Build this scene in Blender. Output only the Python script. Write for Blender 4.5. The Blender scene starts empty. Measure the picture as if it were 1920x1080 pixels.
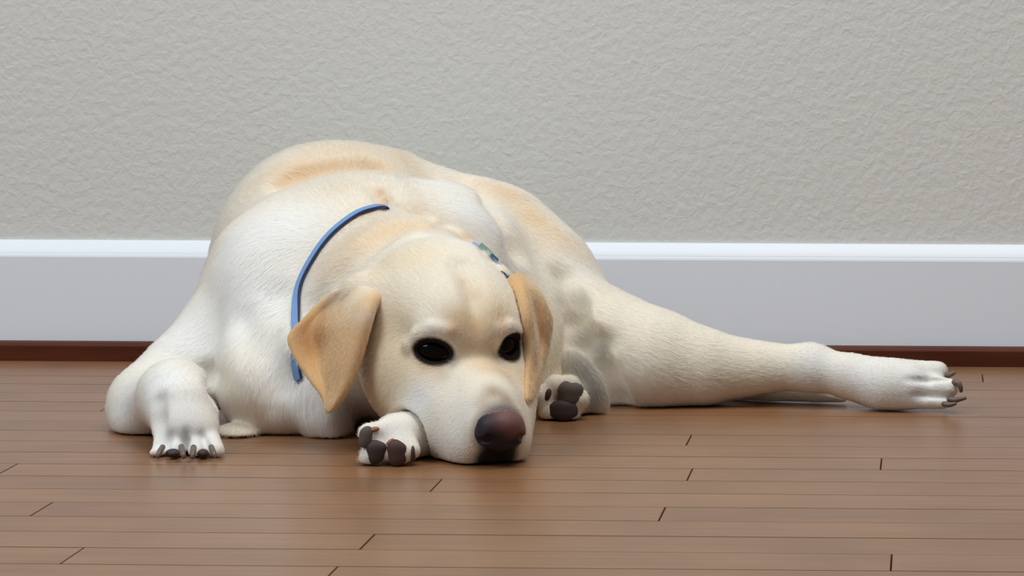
import bpy, math, random
import numpy as np
from mathutils import Matrix, Vector

random.seed(3)
rng = np.random.default_rng(7)
SC = bpy.context.scene
COL = SC.collection

# ------------------------------------------------------------------ camera
FPX = 6235.0                    # focal length in pixels of a 1920 px wide frame
CAM_H = 0.45                    # lens height above the floor
YAW_PX, PITCH_PX, SHIFT_PX = 207.0, 590.0, 573.0
ROLL = math.radians(0.14)
yaw = math.atan(YAW_PX / FPX)
pitch = math.atan(PITCH_PX / math.hypot(FPX, YAW_PX))
CROT = (Matrix.Rotation(yaw, 3, 'Z') @ Matrix.Rotation(math.pi / 2 - pitch, 3, 'X')
        @ Matrix.Rotation(ROLL, 3, 'Z'))
camd = bpy.data.cameras.new('camera')
cam = bpy.data.objects.new('camera', camd)
COL.objects.link(cam)
cam.matrix_world = Matrix.Translation((0, 0, CAM_H)) @ CROT.to_4x4()
camd.sensor_width = 36.0
camd.lens = 36.0 * FPX / 1920.0
camd.shift_x = -SHIFT_PX / 1920.0
camd.clip_start = 0.05
camd.dof.use_dof = False
SC.camera = cam
CR = np.array(CROT)
CPOS = np.array([0, 0, CAM_H])

def ray(u, v):
    d = CR @ np.array([(u - 960.0 - SHIFT_PX) / FPX, (540.0 - v) / FPX, -1.0])
    return d

def P(u, v, D):
    """point at world depth D (distance from the lens along Y) seen at photo pixel u, v"""
    d = ray(u, v)
    return CPOS + d * (D / d[1])

def floor_pt(u, v):
    d = ray(u, v)
    return CPOS + d * (-CAM_H / d[2])

def px(r, D):
    return r * D / FPX

# ------------------------------------------------------------------ light
SC.view_settings.view_transform = 'Standard'
SC.view_settings.look = 'None'
SC.view_settings.gamma = 1.0
SC.view_settings.use_curve_mapping = False
SC.view_settings.exposure = 0.0
world = bpy.data.worlds.new('room_light')
SC.world = world
world.use_nodes = True
bg = world.node_tree.nodes['Background']
bg.inputs['Color'].default_value = (0.86, 0.93, 1.0, 1)
bg.inputs['Strength'].default_value = 0.17

def area(name, loc, target, sx, sy, power, color):
    l = bpy.data.lights.new(name, 'AREA')
    l.shape = 'RECTANGLE'
    l.size, l.size_y = sx, sy
    l.energy = power
    l.color = color
    o = bpy.data.objects.new(name, l)
    o.location = loc
    o.rotation_euler = (Vector(target) - Vector(loc)).to_track_quat('-Z', 'Y').to_euler()
    COL.objects.link(o)
    return o

area('window_light', (-2.6, 1.5, 3.0), (-0.4, 3.4, 0.15), 1.9, 1.9, 80, (0.88, 0.95, 1.0))
area('ceiling_lamp_light', (0.2, 2.65, 2.9), (-0.2, 3.4, 0.1), 1.5, 1.5, 52, (1.0, 0.97, 0.93))

# ------------------------------------------------------------------ materials
def s2l(c):
    out = []
    for x in c:
        x = x / 255.0
        out.append(x / 12.92 if x <= 0.04045 else ((x + 0.055) / 1.055) ** 2.4)
    return tuple(out)

def new_mat(name):
    m = bpy.data.materials.new(name)
    m.use_nodes = True
    nt = m.node_tree
    return m, nt, nt.nodes['Principled BSDF']

def N(nt, kind, **kw):
    n = nt.nodes.new(kind)
    for k, v in kw.items():
        setattr(n, k, v)
    return n

def simple(name, rgb, rough=0.5, coat=0.0, spec=0.5):
    m, nt, b = new_mat(name)
    b.inputs['Base Color'].default_value = (*s2l(rgb), 1)
    b.inputs['Roughness'].default_value = rough
    b.inputs['Coat Weight'].default_value = coat
    b.inputs['Specular IOR Level'].default_value = spec
    return m

def wall_mat():
    m, nt, b = new_mat('textured_wall_paint')
    tc = N(nt, 'ShaderNodeTexCoord')
    n1 = N(nt, 'ShaderNodeTexNoise')
    n1.inputs['Scale'].default_value = 105
    n1.inputs['Detail'].default_value = 2.5
    n1.inputs['Roughness'].default_value = 0.55
    n1.inputs['Distortion'].default_value = 0.4
    nt.links.new(tc.outputs['Object'], n1.inputs['Vector'])
    r1 = N(nt, 'ShaderNodeValToRGB')
    r1.color_ramp.elements[0].position = 0.34
    r1.color_ramp.elements[1].position = 0.74
    nt.links.new(n1.outputs['Fac'], r1.inputs['Fac'])
    bump = N(nt, 'ShaderNodeBump')
    bump.inputs['Strength'].default_value = 0.25
    bump.inputs['Distance'].default_value = 0.0022
    nt.links.new(r1.outputs['Color'], bump.inputs['Height'])
    nt.links.new(bump.outputs['Normal'], b.inputs['Normal'])
    b.inputs['Base Color'].default_value = (*s2l((217, 218, 214)), 1)
    b.inputs['Roughness'].default_value = 0.75
    b.inputs['Specular IOR Level'].default_value = 0.25
    return m

def wood_mat(name, base, dark, rough, coat, spec=0.5):
    m, nt, b = new_mat(name)
    tc = N(nt, 'ShaderNodeTexCoord')
    oi = N(nt, 'ShaderNodeObjectInfo')
    add = N(nt, 'ShaderNodeVectorMath', operation='ADD')
    sc_ = N(nt, 'ShaderNodeVectorMath', operation='SCALE')
    comb = N(nt, 'ShaderNodeCombineXYZ')
    nt.links.new(oi.outputs['Random'], comb.inputs[0])
    nt.links.new(oi.outputs['Random'], comb.inputs[1])
    nt.links.new(comb.outputs[0], sc_.inputs[0])
    sc_.inputs['Scale'].default_value = 37.0
    nt.links.new(tc.outputs['Object'], add.inputs[0])
    nt.links.new(sc_.outputs[0], add.inputs[1])
    mp = N(nt, 'ShaderNodeMapping')
    mp.inputs['Scale'].default_value = (5.0, 90.0, 60.0)
    nt.links.new(add.outputs[0], mp.inputs['Vector'])
    n = N(nt, 'ShaderNodeTexNoise')
    n.inputs['Scale'].default_value = 1.0
    n.inputs['Detail'].default_value = 5
    n.inputs['Roughness'].default_value = 0.6
    nt.links.new(mp.outputs[0], n.inputs['Vector'])
    n2 = N(nt, 'ShaderNodeTexNoise')
    n2.inputs['Scale'].default_value = 9.0
    n2.inputs['Detail'].default_value = 2
    nt.links.new(add.outputs[0], n2.inputs['Vector'])
    mx = N(nt, 'ShaderNodeMix', data_type='FLOAT')
    mx.inputs[0].default_value = 0.4
    nt.links.new(n.outputs['Fac'], mx.inputs[2])
    nt.links.new(n2.outputs['Fac'], mx.inputs[3])
    rp = N(nt, 'ShaderNodeValToRGB')
    rp.color_ramp.elements[0].position = 0.36
    rp.color_ramp.elements[0].color = (*s2l(dark), 1)
    rp.color_ramp.elements[1].position = 0.64
    rp.color_ramp.elements[1].color = (*s2l(base), 1)
    nt.links.new(mx.outputs[0], rp.inputs['Fac'])
    hsv = N(nt, 'ShaderNodeHueSaturation')
    mr = N(nt, 'ShaderNodeMapRange')
    mr.inputs['To Min'].default_value = 0.92
    mr.inputs['To Max'].default_value = 1.07
    nt.links.new(oi.outputs['Random'], mr.inputs['Value'])
    nt.links.new(mr.outputs[0], hsv.inputs['Value'])
    nt.links.new(rp.outputs['Color'], hsv.inputs['Color'])
    nt.links.new(hsv.outputs['Color'], b.inputs['Base Color'])
    b.inputs['Roughness'].default_value = rough
    b.inputs['Specular IOR Level'].default_value = spec
    b.inputs['Coat Weight'].default_value = coat
    b.inputs['Coat Roughness'].default_value = 0.27
    bump = N(nt, 'ShaderNodeBump')
    bump.inputs['Strength'].default_value = 0.08
    bump.inputs['Distance'].default_value = 0.001
    nt.links.new(n.outputs['Fac'], bump.inputs['Height'])
    nt.links.new(bump.outputs['Normal'], b.inputs['Normal'])
    return m

M_WALL = wall_mat()
M_BASE = simple('white_trim_paint', (233, 240, 249), 0.45)
M_PLANK = wood_mat('oak_plank', (141, 99, 64), (119, 81, 50), 0.4, 0.26)
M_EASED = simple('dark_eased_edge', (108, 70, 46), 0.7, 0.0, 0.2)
M_SUB = simple('dark_subfloor', (44, 22, 14), 0.8)
M_SHOE = wood_mat('stained_shoe_moulding', (90, 42, 22), (68, 29, 14), 0.55, 0.0, 0.2)

# ------------------------------------------------------------------ mesh helpers
def mesh_obj(name, verts, faces, mat, parent=None, smooth=False):
    me = bpy.data.meshes.new(name)
    me.from_pydata([tuple(map(float, v)) for v in verts], [], faces)
    me.materials.append(mat)
    me.update()
    if smooth:
        me.polygons.foreach_set('use_smooth', [True] * len(me.polygons))
    o = bpy.data.objects.new(name, me)
    COL.objects.link(o)
    if parent is not None:
        o.parent = parent
    return o

def box_data(x0, x1, y0, y1, z0, z1, c=0.0):
    """box with the four top edges chamfered by c"""
    v = [(x0, y0, z0), (x1, y0, z0), (x1, y1, z0), (x0, y1, z0)]
    f = [(3, 2, 1, 0)]
    if c > 0:
        v += [(x0, y0, z1 - c), (x1, y0, z1 - c), (x1, y1, z1 - c), (x0, y1, z1 - c)]
        v += [(x0 + c, y0 + c, z1), (x1 - c, y0 + c, z1), (x1 - c, y1 - c, z1), (x0 + c, y1 - c, z1)]
        for b in (0, 4):
            for i in range(4):
                j = (i + 1) % 4
                f.append((b + i, b + j, b + 4 + j, b + 4 + i))
        f.append((8, 9, 10, 11))
    else:
        v += [(x0, y0, z1), (x1, y0, z1), (x1, y1, z1), (x0, y1, z1)]
        for i in range(4):
            j = (i + 1) % 4
            f.append((i, j, 4 + j, 4 + i))
        f.append((4, 5, 6, 7))
    return v, f

def extrude_profile(prof, x0, x1):
    n = len(prof)
    v = [(x0, y, z) for y, z in prof] + [(x1, y, z) for y, z in prof]
    f = [(i, n + i, n + (i + 1) % n, (i + 1) % n) for i in range(n)]
    f += [tuple(range(n)), tuple(range(2 * n - 1, n - 1, -1))]
    return v, f

# ------------------------------------------------------------------ room shell
X0, X1 = -3.0, 2.2
SHOE_Y = floor_pt(960, 682)[1]            # front of the shoe moulding on the floor
WALL_Y = SHOE_Y + 0.034
PLANK_W = 0.0735

v, f = box_data(X0, X1, WALL_Y, WALL_Y + 0.12, -0.05, 2.6)
wall = mesh_obj('wall_back', v, f, M_WALL)
wall['kind'] = 'structure'

def z_at(vpx, y, u=960):
    return P(u, vpx, y)[2]
zt = z_at(454, WALL_Y)                    # top of the baseboard
zc = z_at(486, WALL_Y - 0.014)            # bottom of its bright cap
prof = [(WALL_Y, 0.0), (WALL_Y - 0.015, 0.0), (WALL_Y - 0.015, zc), (WALL_Y - 0.0142, zc + 0.0025)]
for k in range(7):
    t = k / 6
    prof.append((WALL_Y - 0.0135 + 0.0095 * t ** 1.3, zc + 0.003 + (zt - zc - 0.004) * t))
prof.append((WALL_Y, zt))
v, f = extrude_profile(prof, X0, X1)
bb = mesh_obj('baseboard_back', v, f, M_BASE)
bb['kind'] = 'structure'

zs = z_at(645, SHOE_Y + 0.012)
prof = [(WALL_Y - 0.0151, 0.0), (SHOE_Y, 0.0), (SHOE_Y, zs * 0.78)]
for k in range(1, 7):
    a = k / 6 * math.pi / 2
    prof.append((SHOE_Y + 0.010 * (1 - math.cos(a)), zs * 0.78 + zs * 0.22 * math.sin(a)))
prof.append((WALL_Y - 0.0151, zs))
v, f = extrude_profile(prof, X0, X1)
shoe = mesh_obj('trim_1', v, f, M_SHOE)
shoe['kind'] = 'structure'

# floor: subfloor slab and the planks one by one
v, f = box_data(X0, X1, -1.0, WALL_Y, -0.06, -0.012)
floor = mesh_obj('floor', v, f, M_SUB)
floor['kind'] = 'structure'
y_line = floor_pt(1810, 860)[1]           # a seam read off the photograph
JOINTS = [(19, 877), (82, 952), (142, 1037), (200, 764), (821, 906), (689, 1015), (622, 1073), (1242, 962),
          (1294, 888), (1290, 828), (1652, 870), (1671, 1056), (1842, 705)]
rows = {}
for (ju, jv) in JOINTS:
    p = floor_pt(ju, jv)
    rows.setdefault(int(math.floor((p[1] - y_line) / PLANK_W)), []).append(p[0])
r_hi = int(math.ceil((WALL_Y - y_line) / PLANK_W))
r_lo = int(math.floor((0.6 - y_line) / PLANK_W))
for r in range(r_lo, r_hi):
    cuts = sorted(rows.get(r, []))
    if not cuts:
        a = random.uniform(-2.6, -1.25)
        cuts = [a]
    while cuts[0] - 1.25 > X0:
        cuts.insert(0, cuts[0] - random.uniform(1.05, 1.4))
    while cuts[-1] + 1.3 < X1:
        nxt = cuts[-1] + random.uniform(1.15, 1.5)
        if not rows.get(r) and -1.15 < nxt < 0.25:
            nxt = random.uniform(0.3, 0.6)
        cuts.append(nxt)
    xs = [X0] + [c for c in cuts if X0 + 0.1 < c < X1 - 0.1] + [X1]
    y0 = y_line + r * PLANK_W + 0.0005
    y1 = min(y0 + PLANK_W - 0.0011, WALL_Y - 0.001)
    for a, b in zip(xs[:-1], xs[1:]):
        dz = random.uniform(-0.0003, 0.0)
        g = 0.0004
        cx, cy = (a + b) / 2, (y0 + y1) / 2
        v, f = box_data(a + g - cx, b - g - cx, y0 - cy, y1 - cy, -0.0115, dz, 0.0005)
        o = mesh_obj('plank', v, f, M_PLANK, floor)
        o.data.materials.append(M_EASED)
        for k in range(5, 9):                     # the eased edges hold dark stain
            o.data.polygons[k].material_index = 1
        o.location = (cx, cy, 0)

# ------------------------------------------------------------------ signed distance sculpting
class Field:
    def __init__(self, lo, hi, h):
        self.h = h
        self.ax = [np.arange(lo[i], hi[i], h, dtype=np.float32) for i in range(3)]
        self.d = np.full([len(a) for a in self.ax], 0.03, np.float32)

    def block(self, lo, hi):
        sl = []
        for i in range(3):
            a = max(0, int((lo[i] - self.ax[i][0]) / self.h) - 1)
            b = min(len(self.ax[i]), int((hi[i] - self.ax[i][0]) / self.h) + 3)
            if b <= a:
                return None, None
            sl.append(slice(a, b))
        X = self.ax[0][sl[0]][:, None, None]
        Y = self.ax[1][sl[1]][None, :, None]
        Z = self.ax[2][sl[2]][None, None, :]
        return tuple(sl), (X, Y, Z)

    def blend(self, sl, b, k, cut=False):
        a = self.d[sl]
        if cut:
            h = np.maximum(k - np.abs(-b - a), 0) / k
            self.d[sl] = np.maximum(a, -b) + h * h * k * 0.25
        else:
            h = np.maximum(k - np.abs(a - b), 0) / k
            self.d[sl] = np.minimum(a, b) - h * h * k * 0.25

    def ell(self, c, r, R=None, k=0.02, cut=False):
        c = np.asarray(c, np.float32)
        r = np.asarray(r, np.float32)
        R = np.eye(3) if R is None else np.asarray(R)
        ext = np.sqrt(((R * r[None, :]) ** 2).sum(1)) + k + 0.012
        sl, g = self.block(c - ext, c + ext)
        if sl is None:
            return
        x, y, z = g[0] - c[0], g[1] - c[1], g[2] - c[2]
        k0 = 0.0
        k1 = 0.0
        for i in range(3):
            q = x * np.float32(R[0, i]) + y * np.float32(R[1, i]) + z * np.float32(R[2, i])
            k0 = k0 + (q / r[i]) ** 2
            k1 = k1 + (q / (r[i] * r[i])) ** 2
        k0 = np.sqrt(k0)
        k1 = np.sqrt(k1) + 1e-6
        self.blend(sl, (k0 * (k0 - 1.0) / k1).astype(np.float32), k, cut)

    def cone(self, a, b, ra, rb, k=0.02, cut=False):
        a = np.asarray(a, np.float32)
        b = np.asarray(b, np.float32)
        m = k + 0.012
        lo = np.minimum(a - ra, b - rb) - m
        hi = np.maximum(a + ra, b + rb) + m
        sl, g = self.block(lo, hi)
        if sl is None:
            return
        ab = b - a
        L2 = float((ab ** 2).sum()) + 1e-12
        x, y, z = g[0] - a[0], g[1] - a[1], g[2] - a[2]
        t = np.clip((x * ab[0] + y * ab[1] + z * ab[2]) / L2, 0, 1)
        dist = np.sqrt((x - t * ab[0]) ** 2 + (y - t * ab[1]) ** 2 + (z - t * ab[2]) ** 2)
        self.blend(sl, (dist - (ra + (rb - ra) * t)).astype(np.float32), k, cut)

    def chain(self, pts, k=0.02, cut=False):
        """pts: (u, v, D, radius px)"""
        w = [(P(u, v, D), px(r, D)) for u, v, D, r in pts]
        for (a, ra), (b, rb) in zip(w[:-1], w[1:]):
            self.cone(a, b, ra, rb, k, cut)

    def E(self, u, v, D, ru, rv, rd, k=0.02, rot=0.0, yawd=0.0, cut=False):
        """ellipsoid: centre pixel and depth, radii in px across and up, depth radius in metres"""
        R = np.array(Matrix.Rotation(math.radians(yawd), 3, 'Z') @ Matrix.Rotation(math.radians(rot), 3, 'Y'))
        self.ell(P(u, v, D), (px(ru, D), rd, px(rv, D)), R, k, cut)

    def floor_clip(self, z):
        self.d = np.maximum(self.d, (z - self.ax[2])[None, None, :].astype(np.float32))

    def sample(self, pts):
        q = [(pts[:, i] - self.ax[i][0]) / self.h for i in range(3)]
        i0 = [np.clip(a.astype(int), 0, len(self.ax[i]) - 2) for i, a in enumerate(q)]
        f = [np.clip(q[i] - i0[i], 0, 1) for i in range(3)]
        out = 0
        for dx in (0, 1):
            for dy in (0, 1):
                for dz in (0, 1):
                    w = ((f[0] if dx else 1 - f[0]) * (f[1] if dy else 1 - f[1]) * (f[2] if dz else 1 - f[2]))
                    out = out + w * self.d[i0[0] + dx, i0[1] + dy, i0[2] + dz]
        return out

    def grad(self, pts, e=0.004):
        g = np.zeros_like(pts)
        for i in range(3):
            d = np.zeros(3)
            d[i] = e
            g[:, i] = self.sample(pts + d) - self.sample(pts - d)
        return g / (np.linalg.norm(g, axis=1, keepdims=True) + 1e-9)

    def snap(self, pts, it=6, off=0.0):
        p = np.array(pts, float)
        for _ in range(it):
            p = p - self.grad(p) * (self.sample(p) - off)[:, None]
        return p

    def mesh(self):
        """naive surface nets"""
        d = self.d
        s = d < 0
        nx, ny, nz = d.shape
        cnt = np.zeros((nx - 1, ny - 1, nz - 1), np.uint8)
        for a in (0, 1):
            for b in (0, 1):
                for c in (0, 1):
                    cnt += s[a:nx - 1 + a, b:ny - 1 + b, c:nz - 1 + c]
        ix = np.argwhere((cnt > 0) & (cnt < 8))
        idm = np.full((nx - 1, ny - 1, nz - 1), -1, np.int32)
        idm[ix[:, 0], ix[:, 1], ix[:, 2]] = np.arange(len(ix))
        acc = np.zeros((len(ix), 3))
        n = np.zeros(len(ix))
        corner = [(a, b, c) for a in (0, 1) for b in (0, 1) for c in (0, 1)]
        vals = {c: d[ix[:, 0] + c[0], ix[:, 1] + c[1], ix[:, 2] + c[2]] for c in corner}
        for c in corner:
            for i in range(3):
                if c[i] == 0:
                    e = list(c)
                    e[i] = 1
                    e = tuple(e)
                    va, vb = vals[c], vals[e]
                    m = (va < 0) != (vb < 0)
                    t = np.where(m, va / np.where(m, va - vb, 1), 0)
                    p = np.tile(np.array(c, float), (len(ix), 1))
                    p[:, i] = t
                    acc += p * m[:, None]
                    n += m
        vert = (ix + acc / n[:, None]) * self.h + np.array([a[0] for a in self.ax])
        quads = []
        for i in range(3):
            j, k = (i + 1) % 3, (i + 2) % 3
            sa = [slice(None)] * 3
            sb = [slice(None)] * 3
            sa[i] = slice(0, -1)
            sb[i] = slice(1, None)
            a, b = s[tuple(sa)], s[tuple(sb)]
            q = np.argwhere(a != b)
            q = q[(q[:, j] > 0) & (q[:, k] > 0) & (q[:, j] < d.shape[j] - 1) & (q[:, k] < d.shape[k] - 1)]
            inside = a[q[:, 0], q[:, 1], q[:, 2]]
            ids = []
            for dj, dk in ((1, 1), (0, 1), (0, 0), (1, 0)):
                o = q.copy()
                o[:, j] -= dj
                o[:, k] -= dk
                ids.append(idm[o[:, 0], o[:, 1], o[:, 2]])
            Q = np.stack(ids, 1)
            Q[~inside] = Q[~inside][:, ::-1]
            quads.append(Q)
        return vert, np.concatenate(quads)

def np_mesh(name, vert, quads, mat, parent=None, smooth_it=0):
    if smooth_it:
        e = np.concatenate([quads[:, [i, (i + 1) % 4]] for i in range(4)])
        deg = np.bincount(e[:, 0], minlength=len(vert)) + np.bincount(e[:, 1], minlength=len(vert))
        for _ in range(smooth_it):
            s = np.zeros_like(vert)
            for i in range(3):
                s[:, i] = (np.bincount(e[:, 0], vert[e[:, 1], i], len(vert))
                           + np.bincount(e[:, 1], vert[e[:, 0], i], len(vert)))
            vert = 0.5 * vert + 0.5 * s / deg[:, None]
    me = bpy.data.meshes.new(name)
    me.vertices.add(len(vert))
    me.vertices.foreach_set('co', vert.astype(np.float32).ravel())
    me.loops.add(quads.size)
    me.loops.foreach_set('vertex_index', quads.astype(np.int32).ravel())
    me.polygons.add(len(quads))
    me.polygons.foreach_set('loop_start', np.arange(0, quads.size, 4, dtype=np.int32))
    me.polygons.foreach_set('loop_total', np.full(len(quads), 4, np.int32))
    me.polygons.foreach_set('use_smooth', np.ones(len(quads), bool))
    me.materials.append(mat)
    me.update(calc_edges=True)
    me.validate()
    o = bpy.data.objects.new(name, me)
    COL.objects.link(o)
    if parent is not None:
        o.parent = parent
    return o, vert

# ------------------------------------------------------------------ dog: head frame
HYAW, HPITCH = math.radians(26), math.radians(21)
HO = P(884, 650, 3.075)                    # between the eyes
h_f = np.array([math.sin(HYAW) * math.cos(HPITCH), -math.cos(HYAW) * math.cos(HPITCH), -math.sin(HPITCH)])
h_s = np.array([math.cos(HYAW), math.sin(HYAW), 0.0])
h_u = np.cross(h_f, h_s)
if h_u[2] < 0:
    h_u = -h_u
HR = np.stack([h_s, h_f, h_u], 1)

def H(s, f_, u):
    """head space in millimetres: to the dog's left, forward, up"""
    return HO + HR @ (np.array([s, f_, u]) / 1000.0)

def to_head(v):
    return ((v - HO) @ HR) * 1000.0

lo = np.array([P(180, 800, 3.35)[0], 2.93, -0.006])
hi = np.array([P(1840, 700, 3.5)[0], WALL_Y - 0.02, 0.33])
RES = 0.0022
F = Field(lo, hi, RES)

# torso
F.E(640, 540, 3.54, 243, 276, 0.19, k=0.03)
F.E(580, 472, 3.55, 150, 178, 0.15, k=0.03)
F.E(700, 560, 3.40, 255, 235, 0.17, k=0.03)                      # shoulders
F.chain([(735, 495, 3.60, 201), (835, 510, 3.60, 173), (905, 516, 3.57, 160), (975, 566, 3.54, 147), (1045, 634, 3.50, 128)], k=0.03)
F.E(560, 690, 3.30, 150, 165, 0.13, k=0.04)                      # breast
F.E(515, 520, 3.36, 105, 135, 0.10, k=0.04, rot=20)              # right shoulder blade
F.E(870, 520, 3.44, 125, 175, 0.13, k=0.025, rot=-20)            # left shoulder blade
F.E(960, 660, 3.46, 120, 150, 0.12, k=0.04)                      # flank
F.chain([(1035, 640, 3.50, 130), (1130, 666, 3.47, 116), (1230, 680, 3.455, 92), (1320, 690, 3.45, 66), (1400, 690, 3.45, 45),
         (1452, 689, 3.445, 35), (1520, 689, 3.44, 38), (1600, 707, 3.43, 35), (1660, 722, 3.42, 42), (1705, 722, 3.415, 42)], k=0.02)
# hind paw toes
F.chain([(1680, 700, 3.43, 26), (1758, 697, 3.425, 20)], k=0.006)
F.chain([(1690, 722, 3.415, 26), (1778, 728, 3.405, 20)], k=0.006)
F.chain([(1680, 745, 3.41, 22), (1768, 753, 3.40, 14)], k=0.006)
# throat roll resting on the floor
F.E(606, 765, 3.205, 50, 84, 0.05, k=0.014, rot=-22)
# tail
F.chain([(1120, 700, 3.58, 42), (1300, 740, 3.52, 28), (1440, 737, 3.48, 20), (1530, 744, 3.47, 13), (1582, 749, 3.465, 7)], k=0.01)
# lower hind foot
F.chain([(1130, 740, 3.44, 48), (1052, 748, 3.35, 42)], k=0.012)
for (u, v, r) in [(1022, 742, 22), (1042, 722, 20), (1068, 722, 20), (1086, 748, 20), (1030, 770, 22), (1068, 772, 22)]:
    F.chain([(1056, 748, 3.36, 24), (u, v, 3.325, r)], k=0.006)
# right foreleg
F.chain([(500, 540, 3.35, 108), (402, 645, 3.31, 66), (332, 714, 3.28, 64), (272, 758, 3.245, 54)], k=0.03)
F.E(259, 788, 3.23, 44, 42, 0.04, k=0.015)
F.chain([(272, 757, 3.24, 56), (330, 745, 3.135, 57), (345, 772, 3.095, 48), (350, 794, 3.085, 42)], k=0.03)
F.E(350, 808, 3.072, 56, 30, 0.017, k=0.02)
for (a, b) in [((320, 804), (296, 847)), ((338, 800), (329, 848)), ((362, 800), (371, 848)), ((380, 804), (404, 847))]:
    F.chain([(a[0], a[1], 3.082, 25), (b[0], b[1], 3.05, 18.5)], k=0.003)
F.E(450, 815, 3.20, 45, 22, 0.03, k=0.008)
# left foreleg under the chin
F.chain([(930, 760, 3.22, 62), (850, 800, 3.10, 48), (742, 822, 3.035, 46)], k=0.01)
# neck
F.chain([(715, 590, 3.38, 205), (775, 600, 3.25, 182)], k=0.025)
F.chain([(775, 600, 3.25, 180), (815, 600, 3.16, 150)], k=0.03)
# head
def he(c, r, k=0.015, cut=False, G=None):
    (G or F).ell(H(*c), np.array(r) / 1000.0, HR, k, cut)
def hc(a, b, ra, rb, k=0.006, cut=False, G=None):
    (G or F).cone(H(*a), H(*b), ra / 1000.0, rb / 1000.0, k, cut)
he((0, -72, 0), (70, 78, 58), 0.02)
he((0, -28, 14), (48, 42, 33), 0.02)
for s in (-1, 1):
    he((s * 50, -52, -48), (35, 60, 48), 0.02)
    he((s * 40, -12, -40), (27, 44, 34), 0.02)          # cheek bone running to the muzzle
he((0, -40, -75), (62, 75, 42), 0.02)
he((0, 45, -32), (32, 62, 29), 0.02)
for s in (-1, 1):
    he((s * 22, 46, -60), (24, 52, 35), 0.014)          # flews
    he((s * 31, 12, -60), (29, 46, 38), 0.02)
    he((s * 32, -14, 17), (17, 14, 9), 0.012)           # brows
he((0, 34, -75), (30, 60, 22), 0.015)
he((0, 92, -38), (24, 18, 24), 0.012)
hc((0, 16, 27), (0, -50, 64), 2.5, 4, 0.02, True)       # furrow of the forehead
F.chain([(660, 560, 3.145, 24), (676, 552, 3.135, 28), (708, 556, 3.118, 24)], k=0.02)
F.chain([(955, 540, 3.17, 22), (990, 548, 3.19, 22)], k=0.02)
# left forepaw tucked under the cheek
PAW = [((735, 806, 22), (690, 813, 20)), ((735, 810, 24), (707, 845, 23)), ((742, 815, 26), (748, 850, 25)), ((755, 815, 24), (772, 845, 17))]
F.chain([(850, 812, 3.10, 50), (742, 822, 3.035, 56)], k=0.004, cut=True)
for (a, b) in PAW:
    F.chain([(a[0], a[1], 3.025, a[2] + 8), (b[0], b[1], 3.006, b[2] + 8)], k=0.004, cut=True)
F.chain([(850, 805, 3.10, 46), (742, 820, 3.035, 46)], k=0.003)
for (a, b) in PAW:
    F.chain([(a[0], a[1], 3.025, a[2]), (b[0], b[1], 3.008, b[2])], k=0.005)
F.E(690, 862, 3.01, 18, 20, 0.010, k=0.01)
# eyes: socket, lids
def hit(u, v, d0=2.9, d1=3.8):
    """depth at which the sight line through u, v meets the body"""
    d = ray(u, v)
    D = np.arange(d0, d1, 0.001)
    p = CPOS + d[None, :] * (D / d[1])[:, None]
    ok = (p > lo + 0.005).all(1) & (p < hi - 0.008).all(1)
    q = np.where(ok, F.sample(np.clip(p, lo + 0.005, hi - 0.01)), 1.0)
    k = int(np.argmax(q < 0))
    return float(D[k]) if q[k] < 0 else None

# rings of the lids read off the photograph and laid on the head
EYES = []
for (cu, cv, rx, ry, tilt) in [(813, 659, 36, 24, 10), (954, 648, 19, 25, -14)]:
    ring = []
    for k in range(24):
        t = k / 24 * 2 * math.pi
        x, y = rx * math.cos(t), ry * math.sin(t) * abs(math.sin(t)) ** 0.3
        a_ = math.radians(tilt)
        u, v = cu + x * math.cos(a_) - y * math.sin(a_), cv + x * math.sin(a_) + y * math.cos(a_)
        ring.append(P(u, v, hit(u, v)))
    ring = np.array(ring)
    c = ring.mean(0)
    n = F.grad(c[None, :], 0.01)[0]
    ax = ring[0] - ring[12]
    ax -= n * ax.dot(n)
    la = np.linalg.norm(ax) / 2
    ax /= 2 * la
    ay = np.cross(n, ax)
    if ay[2] < 0:
        ay = -ay
    lb = abs((ring[6] - ring[18]).dot(ay)) / 2
    EYES.append((c, n, ax, ay, la, lb, ring))
for (c, n, ax, ay, la, lb, ring) in EYES:
    R = np.stack([ax, n, ay], 1)
    F.ell(c - n * 0.001, (la * 0.98, 0.013, lb * 0.98), R, 0.004, True)
    for k in range(24):
        p, q = ring[k], ring[(k + 1) % 24]
        up = 0.5 * (p + q - 2 * c).dot(ay) > 0
        r_ = 0.0036 if up else 0.0024
        o_ = c + (p - c) * 1.08 - n * (0.0006 if up else 0.0012)
        o2 = c + (q - c) * 1.08 - n * (0.0006 if up else 0.0012)
        F.cone(o_, o2, r_, r_, 0.004)
for pts, r in (([(766, 648), (784, 627), (812, 616), (842, 620)], 11), ([(934, 616), (954, 611), (972, 620)], 9)):
    w = [P(u, v, hit(u, v) + 0.0015) for u, v in pts]
    for p, q in zip(w[:-1], w[1:]):
        F.cone(p, q, px(r, 3.07), px(r, 3.07), 0.006)
# groove under the nose
hc((0, 106, -56), (0, 100, -80), 1.5, 1.5, 0.006, True)

def groove(pts, r, depth, k=0.012):
    """crease pressed into the body along photo points; r and depth in mm"""
    c = []
    for (u, v) in pts:
        h = hit(u, v)
        if h is None:
            continue
        p = P(u, v, h)
        n = F.grad(p[None, :])[0]
        c.append(p + n * (r - depth) / 1000.0)
    for a_, b_ in zip(c[:-1], c[1:]):
        F.cone(a_, b_, r / 1000.0, r / 1000.0, k, True)

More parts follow.
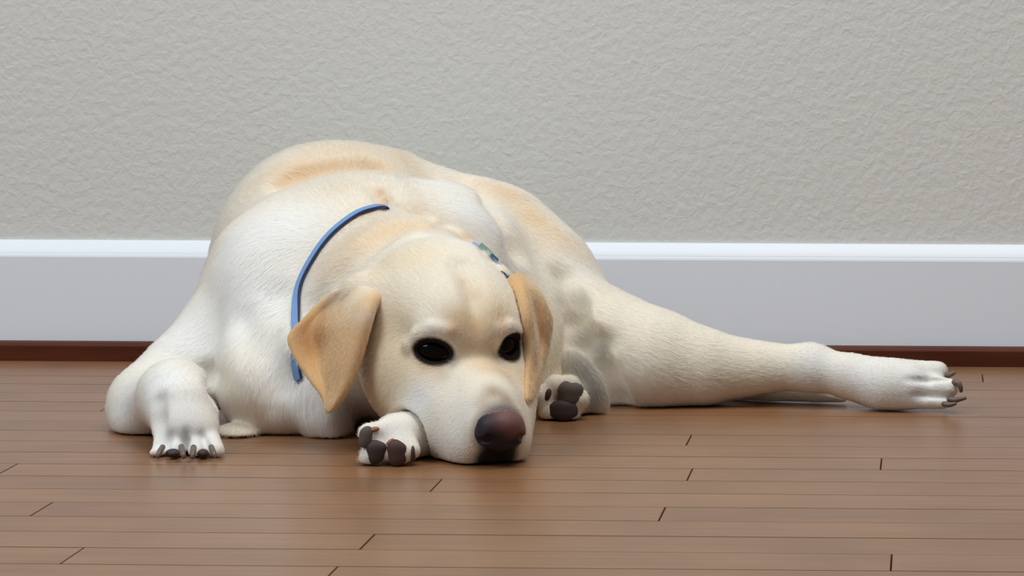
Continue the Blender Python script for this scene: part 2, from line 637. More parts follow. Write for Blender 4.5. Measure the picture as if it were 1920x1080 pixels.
groove([(596, 570), (640, 512), (690, 462), (735, 430), (800, 418)], 16, 4, 0.02)
groove([(535, 342), (575, 325), (640, 312), (710, 314), (745, 326)], 12, 7, 0.02)
groove([(700, 352), (716, 366), (728, 388)], 6, 6, 0.012)
groove([(735, 392), (790, 402), (845, 426), (885, 455), (930, 490), (968, 535)], 7, 6, 0.015)
groove([(873, 338), (925, 395), (965, 460), (983, 530)], 9, 5, 0.02)
F.E(1096, 715, hit(1096, 715) + 0.003, 32, 72, 0.012, k=0.005, rot=-30)
groove([(1066, 560), (1090, 640), (1118, 678), (1152, 730), (1170, 765)], 8, 10, 0.01)
groove([(1062, 520), (1076, 580), (1092, 640), (1125, 700), (1150, 745)], 10, 8, 0.02)
groove([(1062, 650), (1075, 610), (1100, 640), (1140, 640)], 7, 5, 0.015)
groove([(455, 600), (490, 680), (505, 760)], 10, 4, 0.02)
groove([(552, 700), (570, 755), (596, 815)], 10, 6, 0.02)
groove([(520, 560), (502, 640), (520, 720)], 12, 3, 0.02)
def trench(pts, r, depth, k=0.003):
    """narrow furrow that follows the surface; r and depth in mm"""
    q = []
    for (a, b) in zip(pts[:-1], pts[1:]):
        for t in np.linspace(0, 1, 7):
            u, v = a[0] + (b[0] - a[0]) * t, a[1] + (b[1] - a[1]) * t
            h = hit(u, v)
            if h is not None:
                q.append(P(u, v, h + (depth * min(1.0, 0.15 + 0.85 * (len(q) / 8.0)) - r) / 1000.0))
    for a, b in zip(q[:-1], q[1:]):
        if np.linalg.norm(a - b) < 0.02:
            F.cone(a, b, r / 1000.0, r / 1000.0, k, True)
trench([(349, 806), (350, 830), (350, 862)], 2.6, 4.5)
trench([(322, 812), (314, 836), (312, 860)], 2.2, 3.5)
trench([(378, 812), (386, 836), (388, 860)], 2.2, 3.5)
trench([(1700, 711), (1740, 714), (1782, 712)], 2.4, 4.5)
trench([(1712, 741), (1745, 742), (1785, 744)], 2.0, 3.5)
groove([(296, 752), (294, 790), (290, 826)], 6, 5, 0.012)
groove([(392, 700), (402, 740), (412, 790)], 8, 5, 0.015)
F.floor_clip(0.0012)

# ------------------------------------------------------------------ dog: colouring
def fur_mat():
    m, nt, b = new_mat('dog_coat')
    at = N(nt, 'ShaderNodeAttribute', attribute_name='coat')
    nt.links.new(at.outputs['Color'], b.inputs['Base Color'])
    b.inputs['Roughness'].default_value = 0.8
    b.inputs['Specular IOR Level'].default_value = 0.15
    return m
M_FUR = fur_mat()

dog = bpy.data.objects.new('dog', None)
dog.location = (float(P(800, 700, 3.4)[0]), 3.4, 0.0)
dog.empty_display_size = 0.1
COL.objects.link(dog)
dog['label'] = 'pale yellow labrador type dog in a blue collar lying on the wooden floor'
dog['category'] = 'dog'
DINV = Matrix.Translation(-dog.location)

def adopt(o):
    o.parent = dog
    o.matrix_parent_inverse = DINV
    return o

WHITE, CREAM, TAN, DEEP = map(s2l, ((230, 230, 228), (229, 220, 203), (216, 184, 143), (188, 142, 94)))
BEIGE = s2l((222, 202, 168))
RIDGE = s2l((202, 160, 108))
LEG = s2l((222, 213, 194))
EAR = s2l((206, 167, 120))
EARDEEP = s2l((160, 112, 68))
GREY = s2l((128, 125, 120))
DARK = s2l((30, 21, 18))
MUZZLE = s2l((148, 120, 98))
BLUSH = s2l((214, 170, 130))
# coat patches, some of them shade or highlight painted in: photo point, radius px, colour, strength
PATCH = [(640, 280, 120, TAN, 0.45), (560, 318, 45, TAN, 0.5), (526, 345, 18, RIDGE, 0.45), (546, 333, 18, RIDGE, 0.55), (572, 324, 18, RIDGE, 0.5), (600, 317, 18, RIDGE, 0.5), (628, 312, 18, RIDGE, 0.5), (656, 309, 18, RIDGE, 0.5), (684, 309, 18, RIDGE, 0.5), (712, 313, 18, RIDGE, 0.45), (740, 321, 18, RIDGE, 0.35),
         (760, 300, 60, TAN, 0.35), (500, 330, 40, TAN, 0.4),
         (640, 350, 50, TAN, 0.3), (712, 362, 14, DEEP, 0.8), (724, 380, 14, DEEP, 0.9),  # deep spots paint the shadow in the crease at the collar
         (950, 362, 45, TAN, 0.8), (1000, 408, 50, TAN, 0.85), (1060, 460, 50, TAN, 0.5), (900, 345, 35, TAN, 0.5),
         (660, 455, 55, TAN, 0.6), (610, 500, 45, TAN, 0.5), (720, 430, 55, TAN, 0.6), (690, 400, 35, TAN, 0.5), (640, 540, 50, BEIGE, 0.6),
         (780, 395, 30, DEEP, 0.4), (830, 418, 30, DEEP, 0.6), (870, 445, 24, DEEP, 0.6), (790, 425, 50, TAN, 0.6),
         (835, 345, 60, WHITE, 0.95), (880, 395, 55, WHITE, 1.0), (935, 450, 45, WHITE, 0.9), (960, 500, 40, GREY, 0.25),
         (500, 430, 70, WHITE, 0.8), (470, 560, 110, WHITE, 0.95), (430, 480, 60, WHITE, 0.8), (560, 420, 60, WHITE, 0.6),
         (560, 720, 110, WHITE, 0.9), (360, 640, 90, WHITE, 0.95), (300, 720, 90, WHITE, 1.0), (345, 820, 80, WHITE, 1.0), (240, 770, 70, WHITE, 1.0),
         (480, 780, 50, BEIGE, 0.35), (610, 790, 60, WHITE, 0.6), (420, 700, 35, BEIGE, 0.3),
         (780, 480, 60, BEIGE, 0.6), (720, 500, 50, BEIGE, 0.6), (800, 545, 50, CREAM, 0.7), (930, 545, 30, CREAM, 0.6), (740, 560, 50, CREAM, 0.4),
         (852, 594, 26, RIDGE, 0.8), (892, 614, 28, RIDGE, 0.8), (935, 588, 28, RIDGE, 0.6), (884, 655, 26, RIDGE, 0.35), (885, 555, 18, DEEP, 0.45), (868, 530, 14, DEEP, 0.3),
         (775, 634, 14, WHITE, 0.8), (798, 616, 13, WHITE, 0.8), (822, 610, 11, WHITE, 0.6), (957, 607, 10, WHITE, 0.6), (794, 692, 11, BLUSH, 0.7), (830, 704, 18, GREY, 0.35), (850, 684, 12, GREY, 0.5), (850, 616, 13, BLUSH, 0.9), (945, 610, 12, BLUSH, 0.5), (955, 525, 24, TAN, 0.6),  # white brow spots paint the highlight above the lids
         (720, 690, 70, BEIGE, 0.8), (690, 740, 40, TAN, 0.7), (720, 770, 40, BEIGE, 0.8), (815, 692, 22, TAN, 0.4), (740, 610, 70, BEIGE, 0.6), (700, 620, 40, TAN, 0.4), (770, 690, 40, BEIGE, 0.4), (900, 560, 60, BEIGE, 0.5), (820, 590, 40, CREAM, 0.5),
         (785, 752, 34, WHITE, 0.9), (770, 780, 30, WHITE, 0.5), (860, 790, 50, WHITE, 0.5), (830, 850, 50, WHITE, 0.6),
         (915, 690, 30, TAN, 0.55), (955, 700, 25, TAN, 0.5), (930, 690, 32, TAN, 0.5), (925, 735, 22, MUZZLE, 0.7), (950, 748, 20, MUZZLE, 0.8), (905, 755, 18, MUZZLE, 0.5), (900, 660, 40, BEIGE, 0.5),
         (985, 620, 20, TAN, 0.5), (978, 700, 20, TAN, 0.5),
         (1200, 620, 70, CREAM, 0.5), (1280, 660, 60, LEG, 0.7), (1370, 690, 55, LEG, 0.8), (1440, 700, 40, LEG, 0.4),
         (1530, 690, 50, WHITE, 0.9), (1620, 710, 60, WHITE, 0.95), (1720, 720, 80, WHITE, 1.0), (1170, 720, 50, WHITE, 0.5),
         (1080, 500, 40, WHITE, 0.4), (1085, 560, 26, GREY, 0.35), (1092, 690, 50, GREY, 0.85), (1120, 740, 40, GREY, 0.85), (1130, 655, 34, GREY, 0.6),  # greys: thin-haired groin skin with its shade painted in
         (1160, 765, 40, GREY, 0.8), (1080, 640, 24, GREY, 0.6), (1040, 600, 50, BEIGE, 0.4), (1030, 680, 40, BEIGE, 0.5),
         (1030, 740, 30, CREAM, 0.6), (730, 810, 40, WHITE, 0.7), (690, 865, 25, WHITE, 0.9)]
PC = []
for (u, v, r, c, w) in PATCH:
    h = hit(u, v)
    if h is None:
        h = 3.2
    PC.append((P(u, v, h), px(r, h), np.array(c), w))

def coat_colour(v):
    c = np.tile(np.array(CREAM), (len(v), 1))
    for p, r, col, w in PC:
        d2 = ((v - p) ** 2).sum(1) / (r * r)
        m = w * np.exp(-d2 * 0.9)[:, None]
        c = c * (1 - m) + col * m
    q = to_head(v)
    for (ec, n, ax, ay, la, lb, ring) in EYES:
        w = v - ec
        x, y, z = w @ ax, w @ ay, w @ n
        d = np.sqrt((x / la) ** 2 + (y / lb) ** 2)
        m = np.clip((1.24 - d) / 0.22, 0, 1) * (np.abs(z) < 0.016)
        m = (m * m * (3 - 2 * m))[:, None]
        c = c * (1 - m) + np.array(DARK) * m
    # dark skin around and below the nose
    d = np.sqrt((q[:, 0] / 24.0) ** 2 + ((q[:, 1] - 106) / 26.0) ** 2 + ((q[:, 2] + 34) / 26.0) ** 2)
    m = (np.clip((1.25 - d) / 0.35, 0, 1) * 0.8)[:, None]
    c = c * (1 - m) + np.array(s2l((70, 54, 52))) * m
    d = np.sqrt(((q[:, 0] - 1) / 19.0) ** 2 + ((q[:, 1] - 104) / 24.0) ** 2 + ((q[:, 2] + 66) / 25.0) ** 2)
    m = (np.clip((1.25 - d) / 0.35, 0, 1) * 0.95)[:, None]
    c = c * (1 - m) + np.array(s2l((26, 20, 21))) * m
    return c

verts, quads = F.mesh()
body, verts = np_mesh('body', verts, quads, M_FUR, None, smooth_it=3)
adopt(body)
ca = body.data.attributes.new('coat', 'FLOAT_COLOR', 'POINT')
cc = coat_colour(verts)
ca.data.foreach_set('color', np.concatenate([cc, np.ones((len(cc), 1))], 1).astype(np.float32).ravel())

# ------------------------------------------------------------------ dog: ears
def catmull(p, n):
    """resample a list of control rows along axis 0 to n samples"""
    p = np.asarray(p, float)
    m = len(p)
    ext = np.concatenate([2 * p[:1] - p[1:2], p, 2 * p[-1:] - p[-2:-1]])
    out = []
    for t in np.linspace(0, m - 1, n):
        i = min(int(t), m - 2)
        f = t - i
        a, b, c, d = ext[i], ext[i + 1], ext[i + 2], ext[i + 3]
        out.append(0.5 * (2 * b + (c - a) * f + (2 * a - 5 * b + 4 * c - d) * f * f + (3 * b - a - 3 * c + d) * f ** 3))
    return np.array(out)

def flap(name, grid, nu, nv, thick, mat):
    """closed leaf from a grid of points: rows root to tip, columns back to front"""
    g = np.array(grid, float)
    g = catmull(g, nu)
    g = catmull(g.transpose(1, 0, 2), nv).transpose(1, 0, 2)
    du = np.gradient(g, axis=0)
    dv = np.gradient(g, axis=1)
    n = np.cross(du, dv)
    n /= np.linalg.norm(n, axis=2, keepdims=True) + 1e-9
    if n[..., 1].mean() > 0:
        n = -n
    s_, t_ = np.meshgrid(np.linspace(-1, 1, nv), np.linspace(-1, 1, nu))
    edge = np.sqrt(np.clip(1 - s_ ** 8, 0, 1)) * np.sqrt(np.clip(1 - np.clip(t_, 0, 1) ** 8, 0, 1))
    off = (thick * 0.5 * (0.15 + 0.85 * edge))[..., None] * n
    A, B = (g + off).reshape(-1, 3), (g - off).reshape(-1, 3)
    idx = np.arange(nu * nv).reshape(nu, nv)
    q = np.stack([idx[:-1, :-1], idx[:-1, 1:], idx[1:, 1:], idx[1:, :-1]], -1).reshape(-1, 4)
    m = nu * nv
    per = np.concatenate([idx[0, :-1], idx[:-1, -1], idx[-1, :0:-1], idx[:0:-1, 0]])
    nxt = np.roll(per, -1)
    rim = np.stack([nxt, per, per + m, nxt + m], 1)
    V = np.concatenate([A, B])
    Q = np.concatenate([q, q[:, ::-1] + m, rim])
    # orient outward: front sheet faces n
    f0 = V[q[len(q) // 2]]
    if np.dot(np.cross(f0[1] - f0[0], f0[2] - f0[0]), n.reshape(-1, 3)[idx[nu // 2, nv // 2]]) < 0:
        Q = Q[:, ::-1]
    o, V = np_mesh(name, V, Q, mat, None, smooth_it=1)
    adopt(o)
    return o, V, Q

def ear_grid(rows, gap):
    out = []
    for i, r in enumerate(rows):
        rr = []
        for (u, v, D) in r:
            h = hit(u, v)
            if h is not None:
                D = min(D + 0.006, h + 0.003) if i == 0 else min(D, h - gap)
            rr.append(P(u, v, D))
        out.append(rr)
    return out

EAR_R = [[(606, 562, 3.17), (640, 541, 3.155), (674, 537, 3.13), (700, 544, 3.112), (720, 556, 3.10)],
         [(576, 590, 3.15), (615, 579, 3.150), (656, 567, 3.112), (690, 570, 3.083), (706, 580, 3.09)],
         [(540, 628, 3.125), (592, 618, 3.142), (646, 604, 3.100), (684, 594, 3.074), (698, 602, 3.082)],
         [(548, 664, 3.115), (598, 652, 3.132), (644, 640, 3.088), (674, 634, 3.070), (688, 640, 3.077)],
         [(574, 706, 3.105), (606, 696, 3.112), (638, 684, 3.080), (660, 682, 3.066), (674, 684, 3.073)],
         [(602, 744, 3.090), (616, 738, 3.092), (634, 730, 3.074), (648, 726, 3.064), (656, 722, 3.070)],
         [(609, 770, 3.082), (613, 775, 3.08), (619, 774, 3.072), (625, 768, 3.068), (630, 760, 3.070)]]
EAR_L = [[(948, 524, 3.165), (966, 516, 3.165), (982, 520, 3.17), (996, 533, 3.185), (1006, 548, 3.20)],
         [(966, 552, 3.13), (980, 540, 3.122), (994, 548, 3.135), (1010, 556, 3.155), (1022, 574, 3.18)],
         [(978, 598, 3.112), (990, 588, 3.098), (1000, 596, 3.128), (1020, 596, 3.140), (1034, 604, 3.165)],
         [(984, 650, 3.110), (998, 644, 3.095), (1006, 648, 3.125), (1018, 646, 3.135), (1028, 650, 3.15)],
         [(985, 700, 3.105), (996, 696, 3.094), (1003, 700, 3.118), (1009, 697, 3.125), (1014, 694, 3.13)],
         [(986, 750, 3.108), (990, 756, 3.10), (994, 756, 3.112), (997, 752, 3.115), (999, 744, 3.12)]]
earR, earRV, earRQ = flap('ear', ear_grid(EAR_R, 0.004), 44, 36, 0.0065, M_FUR)
earL, earLV, earLQ = flap('ear', ear_grid(EAR_L, 0.004), 44, 30, 0.0065, M_FUR)
def ear_colour(V, left):
    c = np.tile(np.array(EAR), (len(V), 1))
    spots = ([(990, 640, 3.10, 40, BEIGE, 0.5), (1022, 590, 3.15, 30, EARDEEP, 0.7), (1020, 640, 3.14, 20, EARDEEP, 0.5)] if left else
             [(590, 640, 3.13, 38, EARDEEP, 0.75), (600, 600, 3.14, 30, EARDEEP, 0.4), (665, 560, 3.10, 45, BEIGE, 0.8), (690, 600, 3.08, 24, CREAM, 0.7),  # deep spots paint the shadow in the hollow of the ear
              (640, 540, 3.14, 36, CREAM, 0.7), (690, 540, 3.11, 34, CREAM, 0.7), (670, 660, 3.07, 24, BLUSH, 0.5), (625, 750, 3.07, 26, BLUSH, 0.4)])
    for (u, v, D, r, col, w) in spots:
        p = P(u, v, D)
        m = w * np.exp(-((V - p) ** 2).sum(1) / px(r, D) ** 2)[:, None]
        c = c * (1 - m) + np.array(col) * m
    return c

for o, V in ((earR, earRV), (earL, earLV)):
    a_ = o.data.attributes.new('coat', 'FLOAT_COLOR', 'POINT')
    c_ = ear_colour(V, o is earL)
    a_.data.foreach_set('color', np.concatenate([c_, np.ones((len(V), 1))], 1).astype(np.float32).ravel())

# ------------------------------------------------------------------ dog: eyes and nose
M_EYE = simple('dark_eye', (12, 7, 6), 0.08, 0.0, 0.16)
M_NOSE, nt_, b_ = new_mat('nose_leather')
at_ = N(nt_, 'ShaderNodeAttribute', attribute_name='coat')
nt_.links.new(at_.outputs['Color'], b_.inputs['Base Color'])
b_.inputs['Roughness'].default_value = 0.55
b_.inputs['Specular IOR Level'].default_value = 0.3
vo_ = N(nt_, 'ShaderNodeTexVoronoi')
vo_.inputs['Scale'].default_value = 700
tc_ = N(nt_, 'ShaderNodeTexCoord')
nt_.links.new(tc_.outputs['Object'], vo_.inputs['Vector'])
bp_ = N(nt_, 'ShaderNodeBump')
bp_.inputs['Strength'].default_value = 0.12
bp_.inputs['Distance'].default_value = 0.0006
nt_.links.new(vo_.outputs['Distance'], bp_.inputs['Height'])
nt_.links.new(bp_.outputs['Normal'], b_.inputs['Normal'])
M_CLAW = simple('dark_claw', (104, 88, 80), 0.45)
M_PAD = simple('dark_paw_pad', (60, 46, 46), 0.7)

def ball(name, c, r, R, mat, nu=24, nv=14, wob=0.0):
    V, Q = [], []
    for j in range(nv + 1):
        ph = math.pi * j / nv
        for i in range(nu):
            th = 2 * math.pi * i / nu
            V.append(c + R @ (np.array([math.sin(ph) * math.cos(th), math.sin(ph) * math.sin(th), math.cos(ph)]) * r))
    for j in range(nv):
        for i in range(nu):
            Q.append((j * nu + i, (j + 1) * nu + i, (j + 1) * nu + (i + 1) % nu, j * nu + (i + 1) % nu))
    if wob:
        V = [v_ + (v_ - c) * wob * (math.sin(310 * v_[0] + 2) + math.sin(420 * v_[2])) for v_ in V]
    o = mesh_obj(name, V, Q, mat, None, True)
    adopt(o)
    return o

for (c, n, ax, ay, la, lb, ring) in EYES:
    R = np.stack([ax, n, ay], 1)
    ball('eye', c - n * 0.0078, np.array((la * 1.02, 0.0105, lb * 1.06)), R, M_EYE, 36, 24)

nc = H(0, 104, -36)
G = Field(nc - 0.045, nc + 0.045, 0.001)
he((0, 99, -26), (20, 17, 11), 0.006, G=G)
he((0, 106, -36), (15, 11, 17), 0.008, G=G)
for s in (-1, 1):
    he((s * 13, 101, -36), (11, 15, 13), 0.006, G=G)
    hc((s * 8.5, 120, -38), (s * 14, 115, -35), 4.2, 3.6, 0.003, True, G=G)
    hc((s * 14, 115, -35), (s * 24, 104, -43), 3.2, 2.0, 0.003, True, G=G)
hc((0, 121, -52), (0, 121, -30), 1.0, 0.8, 0.003, True, G=G)
nv_, nq_ = G.mesh()
nose, nv_ = np_mesh('nose', nv_, nq_, M_NOSE, None, smooth_it=3)
adopt(nose)
qn = to_head(nv_)
tn = np.clip((qn[:, 2] + 38 + 0.25 * (qn[:, 0])) / 12, 0, 1) * np.clip((qn[:, 0] + 20) / 24, 0, 1)
tn = (tn * tn * (3 - 2 * tn))[:, None]
cn_ = np.array(s2l((38, 30, 38))) * (1 - tn) + np.array(s2l((112, 76, 72))) * tn  # lower front: dark pigment with its shade mixed into the colour
a_ = nose.data.attributes.new('coat', 'FLOAT_COLOR', 'POINT')
a_.data.foreach_set('color', np.concatenate([cn_, np.ones((len(cn_), 1))], 1).astype(np.float32).ravel())

# ------------------------------------------------------------------ dog: claws, pads, collar
def tube(name, pts, radii, mat, n=10, flat=1.0):
    pts = catmull(np.array(pts), 9)
    rad = np.interp(np.linspace(0, 1, 9), np.linspace(0, 1, len(radii)), radii)
    V, Q = [], []
    t0 = pts[1] - pts[0]
    ref = np.cross(t0, [0.3, 0.2, 1.0])
    ref /= np.linalg.norm(ref)
    for i, p in enumerate(pts):
        t = pts[min(i + 1, len(pts) - 1)] - pts[max(i - 1, 0)]
        t /= np.linalg.norm(t)
        b = np.cross(t, ref)
        b /= np.linalg.norm(b)
        r_ = np.cross(b, t)
        for k in range(n):
            a = 2 * math.pi * k / n
            V.append(p + rad[i] * (math.cos(a) * r_ * flat + math.sin(a) * b))
    for i in range(len(pts) - 1):
        for k in range(n):
            Q.append((i * n + k, i * n + (k + 1) % n, (i + 1) * n + (k + 1) % n, (i + 1) * n + k))
    Q.append(tuple(range(n))[::-1])
    Q.append(tuple(range((len(pts) - 1) * n, len(pts) * n)))
    o = mesh_obj(name, V, Q, mat, None, True)
    return adopt(o)

def claw(pts, r0):
    w = [P(*p) for p in pts]
    for q in w:
        q[2] = max(q[2], 0.002)
    r = px(r0, pts[0][2])
    tube('claw', w, [r, r * 0.98, r * 0.85, r * 0.5], M_CLAW)

claw([(305, 838, 3.036), (300, 846, 3.026), (297, 853, 3.021), (295, 859, 3.020)], 5.6)
claw([(340, 838, 3.030), (342, 847, 3.017), (344, 854, 3.012), (345, 860, 3.011)], 6.2)
claw([(363, 839, 3.030), (362, 848, 3.017), (361, 855, 3.012), (361, 861, 3.011)], 6.2)
claw([(396, 838, 3.036), (399, 846, 3.026), (402, 853, 3.021), (404, 859, 3.020)], 5.6)
claw([(1764, 703, 3.424), (1774, 704, 3.419), (1783, 702, 3.416), (1791, 698, 3.415)], 5.5)
claw([(1788, 717, 3.400), (1796, 718, 3.396), (1801, 726, 3.395), (1802, 735, 3.396)], 6.0)
claw([(1778, 748, 3.394), (1790, 750, 3.390), (1801, 748, 3.389), (1812, 746, 3.389)], 5.5)
claw([(1768, 757, 3.391), (1778, 759, 3.387), (1786, 758, 3.386), (1794, 756, 3.386)], 5.0)

def pad(u, v, ru, rv, rd=0.006, sink=0.002, mat=None, rot=0.0, D=None):
    h = D or hit(u, v)
    if h is None:
        return
    c = P(u, v, h + sink)
    R = np.array(Matrix.Rotation(math.radians(rot), 3, 'Y'))
    c[2] = max(c[2], px(rv, h) * 0.9 + 0.0015)
    ball('paw_pad', c, (px(ru, h), rd, px(rv, h)), R, mat or M_PAD, 20, 12, 0.07)

M_PINK = simple('pink_skin', (150, 92, 74), 0.6)
M_BROWN = simple('brown_paw_pad', (74, 50, 44), 0.7)
M_OLIVE = simple('grey_paw_pad', (88, 80, 74), 0.75)
pad(685, 820, 14, 21, 0.005, 0.0028, mat=M_OLIVE, rot=12)
pad(706, 846, 20, 23, 0.006, 0.0035, rot=15)
pad(745, 856, 20, 26, 0.006, 0.0035, mat=M_BROWN, rot=-8)
pad(774, 850, 6, 14, 0.005, 0.003, mat=M_BROWN)
pad(700, 806, 12, 5, 0.004, 0.0018, mat=M_PINK, rot=-15)
pad(730, 830, 12, 5, 0.004, 0.0018, mat=M_PINK, rot=-40)
pad(1068, 737, 25, 27, 0.008, 0.002, mat=M_OLIVE)
pad(1056, 770, 30, 20, 0.008, 0.002)
pad(1028, 740, 7, 13, 0.005, 0.002, rot=20)
pad(324, 860, 13, 9, 0.008, 0.0, D=3.038)
pad(380, 861, 10, 8, 0.008, 0.0, D=3.040)
pad(1786, 762, 14, 7, 0.006)

M_COLLAR = simple('blue_webbing', (112, 150, 200), 0.7)
M_EDGE = simple('dark_collar_edge', (38, 46, 84), 0.7)
M_BUCKLE = simple('grey_green_buckle', (112, 150, 138), 0.5)
CPATH = [(560, 712, 1), (554, 680, 1.5), (555, 640, 1.5), (555, 592, 1.5), (562, 540, 1.5), (585, 490, 1.5), (620, 442, 1.5), (665, 406, 1.5),
         (700, 392, 1.0), (724, 388, -1.5), (760, 394, -7), (820, 416, -7), (868, 445, -5), (895, 462, -1.8), (920, 480, -1.8), (945, 502, -6), (965, 535, -8)]
cp, cn = [], []
for (u, v, off) in CPATH:
    h = hit(u, v)
    p = P(u, v, h)
    n = F.grad(p[None, :], 0.008)[0]
    cp.append(p + n * off / 1000.0)
    cn.append(n)
# close the ring through the inside of the neck
for q in ((0.05, 3.30, 0.05), (-0.02, 3.30, 0.02), (-0.09, 3.28, 0.02)):
    cp.append(np.array([HO[0] + q[0] - 0.05, q[1], q[2]]))
    cn.append(np.array([0, 0, -1.0]))
cp, cn = np.array(cp), np.array(cn)
closed = np.concatenate([cp, cp[:1]])
nclosed = np.concatenate([cn, cn[:1]])
cpp = catmull(closed, 160)
cnn = catmull(nclosed, 160)
cnn /= np.linalg.norm(cnn, axis=1, keepdims=True)
def strap(name, i0, i1, w0, w1, thick, mat, lift=0.0, parent=None):
    V, Q = [], []
    for i in range(i0, i1):
        t = cpp[min(i + 1, 159)] - cpp[max(i - 1, 0)]
        t /= np.linalg.norm(t)
        b = np.cross(t, cnn[i])
        b /= np.linalg.norm(b) + 1e-9
        n = np.cross(b, t)
        for (x, y) in ((w0, 0), (w1, 0), (w1, thick), (w1 * 0.9 + w0 * 0.1, thick * 1.25), (w0 * 0.9 + w1 * 0.1, thick * 1.25), (w0, thick)):
            V.append(cpp[i] + b * x + n * (y + lift))
    m = i1 - i0
    for i in range(m - 1):
        for k in range(6):
            Q.append((i * 6 + k, i * 6 + (k + 1) % 6, i * 6 + 6 + (k + 1) % 6, i * 6 + 6 + k))
    Q.append(tuple(range(6))[::-1])
    Q.append(tuple(range((m - 1) * 6, m * 6)))
    return mesh_obj(name, V, Q, mat, parent, False)
collar = strap('collar', 0, 160, -0.0038, 0.0034, 0.0022, M_COLLAR)
adopt(collar)
earR['label'] = earL['label'] = 'drooping tan ear, darker than the head'
nose['label'] = 'brown nose fading to black at the nostrils'
collar['label'] = 'blue woven collar with darker edge'
ed = strap('collar_edging', 0, 160, 0.0028, 0.0046, 0.0022, M_EDGE)
ed.parent = collar
bk = strap('buckle', 104, 114, -0.005, 0.005, 0.003, M_BUCKLE, 0.0015)
bk.parent = collar

# ------------------------------------------------------------------ dog: coat of short hair
# combing guides: photo point, direction in the photo (px), lie length (mm)
GUIDE = [(925, 725, -8, -30, 4), (900, 660, -8, -40, 4), (870, 600, -12, -40, 6), (850, 540, -12, -40, 8), (830, 490, -14, -34, 10),
         (780, 560, -30, -24, 6), (740, 640, -40, 12, 6), (720, 720, -30, 20, 7), (790, 710, -40, 12, 5), (800, 770, -36, 16, 5), (860, 800, -36, 14, 4.5),
         (830, 850, -36, 10, 4.5), (920, 580, 10, -36, 6), (960, 600, 20, -30, 5), (965, 700, 20, 10, 4), (980, 800, 20, 10, 4),
         (690, 500, -36, -24, 12), (610, 520, -40, 4, 13), (580, 620, -30, 26, 13), (740, 420, -14, -34, 13), (850, 440, 14, -34, 13), (920, 470, 36, -16, 12),
         (640, 360, -10, -36, 14), (560, 400, -34, -16, 14), (700, 290, 10, -36, 14), (560, 300, -30, -24, 14), (620, 290, 0, -36, 14),
         (480, 400, -36, 20, 14), (470, 520, -24, 36, 14), (420, 600, -30, 32, 12), (510, 640, -10, 40, 15), (560, 760, 4, 40, 15), (480, 740, -4, 40, 13),
         (640, 800, 10, 36, 13), (360, 660, -36, 24, 10), (290, 690, -30, 30, 9), (240, 770, -10, 40, 8), (340, 720, 4, 40, 7), (345, 775, 0, 40, 4), (310, 810, -4, 40, 2.5), (345, 810, 0, 40, 2.5), (385, 810, 4, 40, 2.5), (345, 850, 0, 30, 1.8), (300, 850, -4, 30, 1.8), (400, 850, 4, 30, 1.8),
         (820, 340, 30, -14, 14), (880, 380, 36, 10, 15), (940, 440, 30, 30, 15), (970, 520, 14, 40, 14), (930, 350, 34, -4, 12), (1000, 420, 36, 24, 13),
         (1060, 480, 34, 30, 13), (1030, 580, 6, 40, 13), (1030, 680, 4, 40, 12), (1090, 540, 24, 34, 13), (1130, 580, 36, 24, 12), (1100, 700, 20, 36, 10),
         (1200, 640, 40, 14, 11), (1180, 730, 36, 24, 11), (1300, 670, 40, 10, 10), (1400, 690, 40, 4, 8), (1500, 690, 40, 4, 6), (1600, 705, 40, 10, 5.5), (1720, 720, 40, 2, 4.5),
         (1790, 730, 40, 6, 3), (1450, 740, 40, 4, 10), (1050, 720, -10, -36, 5), (1090, 770, 20, 20, 7), (1020, 770, -30, 10, 5),
         (730, 795, -10, -30, 5), (690, 870, -20, 24, 9), (760, 830, 20, 20, 4)]
GP, GD, GL = [], [], []
for (u, v, du, dv, L) in GUIDE:
    h = hit(u, v)
    if h is None:
        continue
    p = P(u, v, h)
    g = P(u + du, v + dv, h) - p
    n = F.grad(p[None, :])[0]
    g = g - n * g.dot(n)
    GP.append(p)
    GD.append(g / (np.linalg.norm(g) + 1e-9))
    GL.append(L)
GP, GD, GL = np.array(GP), np.array(GD), np.array(GL)

def comb(p):
    d = np.zeros((len(p), 3))
    L = np.zeros(len(p))
    for a in range(0, len(p), 40000):
        q = p[a:a + 40000]
        w = 1.0 / (((q[:, None, :] - GP[None]) ** 2).sum(2) + 1e-4) ** 2
        w /= w.sum(1, keepdims=True)
        d[a:a + 40000] = w @ GD
        L[a:a + 40000] = w @ GL
    return d, L

def hair_mat():
    m = bpy.data.materials.new('dog_hair')
    m.use_nodes = True
    nt = m.node_tree
    nt.nodes.clear()
    out = N(nt, 'ShaderNodeOutputMaterial')
    h = N(nt, 'ShaderNodeBsdfHairPrincipled')
    h.parametrization = 'COLOR'
    at = N(nt, 'ShaderNodeAttribute', attribute_name='coat')
    nt.links.new(at.outputs['Color'], h.inputs['Color'])
    h.inputs['Roughness'].default_value = 0.5
    h.inputs['Radial Roughness'].default_value = 0.7
    h.inputs['Coat'].default_value = 0.0
    nt.links.new(h.outputs[0], out.inputs['Surface'])
    return m
M_HAIR = hair_mat()

def scatter(V, Q, n):
    a, b, c, d = (V[Q[:, i]] for i in range(4))
    nrm = np.cross(c - a, d - b)
    ar = np.linalg.norm(nrm, axis=1)
    k = rng.choice(len(Q), n, p=ar / ar.sum())
    s, t = rng.random((2, n, 1))
    p = (a[k] * (1 - s) + b[k] * s) * (1 - t) + (d[k] * (1 - s) + c[k] * s) * t
    return p, nrm[k] / (ar[k][:, None] + 1e-12)

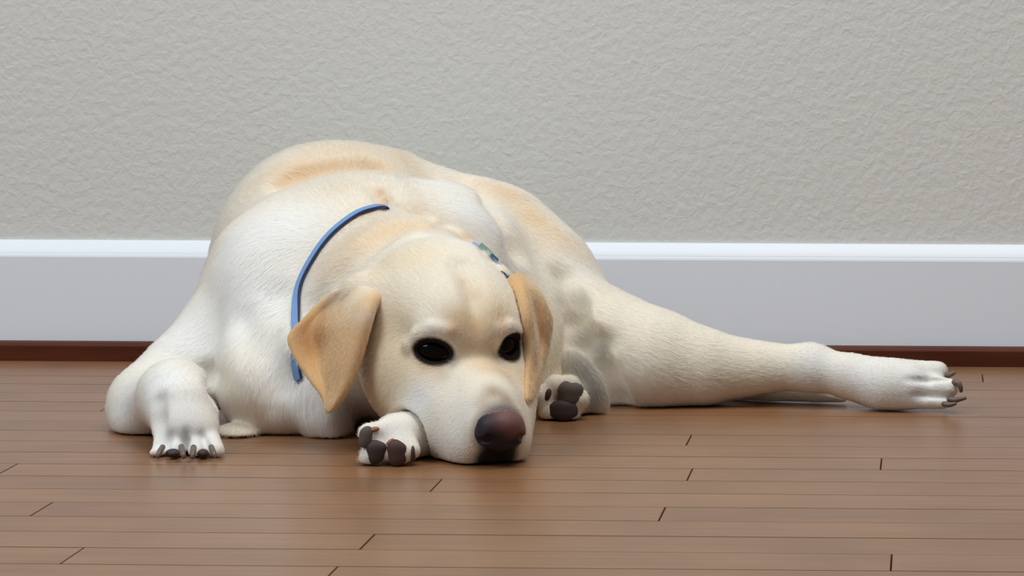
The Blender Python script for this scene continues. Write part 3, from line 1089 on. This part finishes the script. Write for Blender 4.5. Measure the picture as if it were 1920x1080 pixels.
def coat(name, p, nrm, d, L, col, parent, rad=0.00011, lift=0.18):
    n = len(p)
    d = d + rng.normal(0, 0.16, d.shape)
    d = d - nrm * (d * nrm).sum(1, keepdims=True)
    d /= np.linalg.norm(d, axis=1, keepdims=True) + 1e-9
    L = (L * rng.uniform(0.45, 0.9, n) / 1000.0)[:, None]
    lf = (lift * rng.uniform(0.5, 1.5, n))[:, None]
    pts = np.zeros((n, 4, 3), np.float32)
    for i, (t, z) in enumerate(((0, -0.03), (0.33, 0.5), (0.68, 0.85), (1.0, 0.95))):
        pts[:, i] = p + d * L * t + nrm * L * lf * z
    pts[:, :, 2] = np.maximum(pts[:, :, 2], 0.0012)
    cu = bpy.data.hair_curves.new(name)
    cu.add_curves([4] * n)
    cu.attributes['position'].data.foreach_set('vector', pts.ravel())
    ra = cu.attributes.get('radius') or cu.attributes.new('radius', 'FLOAT', 'POINT')
    ra.data.foreach_set('value', np.tile(np.array([1.0, 0.95, 0.7, 0.2], np.float32) * rad, n))
    ca_ = cu.attributes.new('coat', 'FLOAT_COLOR', 'CURVE')
    col = np.clip(col * rng.uniform(0.9, 1.1, (n, 1)), 0, 1)
    ca_.data.foreach_set('color', np.concatenate([col, np.ones((n, 1))], 1).astype(np.float32).ravel())
    cu.materials.append(M_HAIR)
    o = bpy.data.objects.new(name, cu)
    COL.objects.link(o)
    o.parent = parent
    o['kind'] = 'stuff'
    return o

def keep(p):
    ok = p[:, 2] > 0.004
    for (ec, n, ax, ay, la, lb, ring) in EYES:
        w = p - ec
        ok &= ~((((w @ ax) / la) ** 2 + ((w @ ay) / lb) ** 2 < 1.15) & (np.abs(w @ n) < 0.016))
    q = to_head(p)
    ok &= ~(((q[:, 0] / 22) ** 2 + ((q[:, 1] - 106) / 18) ** 2 + ((q[:, 2] + 36) / 20) ** 2) < 1)
    for o in dog.children:
        if o.name.startswith('paw_pad'):
            c = np.mean([v_.co for v_ in o.data.vertices], axis=0)
            r = max((np.array(v_.co) - c).dot(np.array(v_.co) - c) for v_ in o.data.vertices) ** 0.5
            ok &= ((p - c) ** 2).sum(1) > (r * 0.66) ** 2
    return ok

N_BODY, N_EAR = 270000, 10000
p, nrm = scatter(verts, quads, N_BODY)
ok = keep(p)
p, nrm = p[ok], nrm[ok]
d, L = comb(p)
coat('fur', p, nrm, d, L, coat_colour(p), body)
for o, V, Q, left in ((earR, earRV, earRQ, False), (earL, earLV, earLQ, True)):
    p, nrm = scatter(V, Q, N_EAR)
    root, tip = (P(660, 540, 3.12), P(615, 772, 3.08)) if not left else (P(985, 530, 3.15), P(993, 752, 3.11))
    d = np.tile((tip - root) / np.linalg.norm(tip - root), (len(p), 1))
    coat('fur', p, nrm, d, np.full(len(p), 5.0), ear_colour(p, left), o, 0.0001, 0.16)
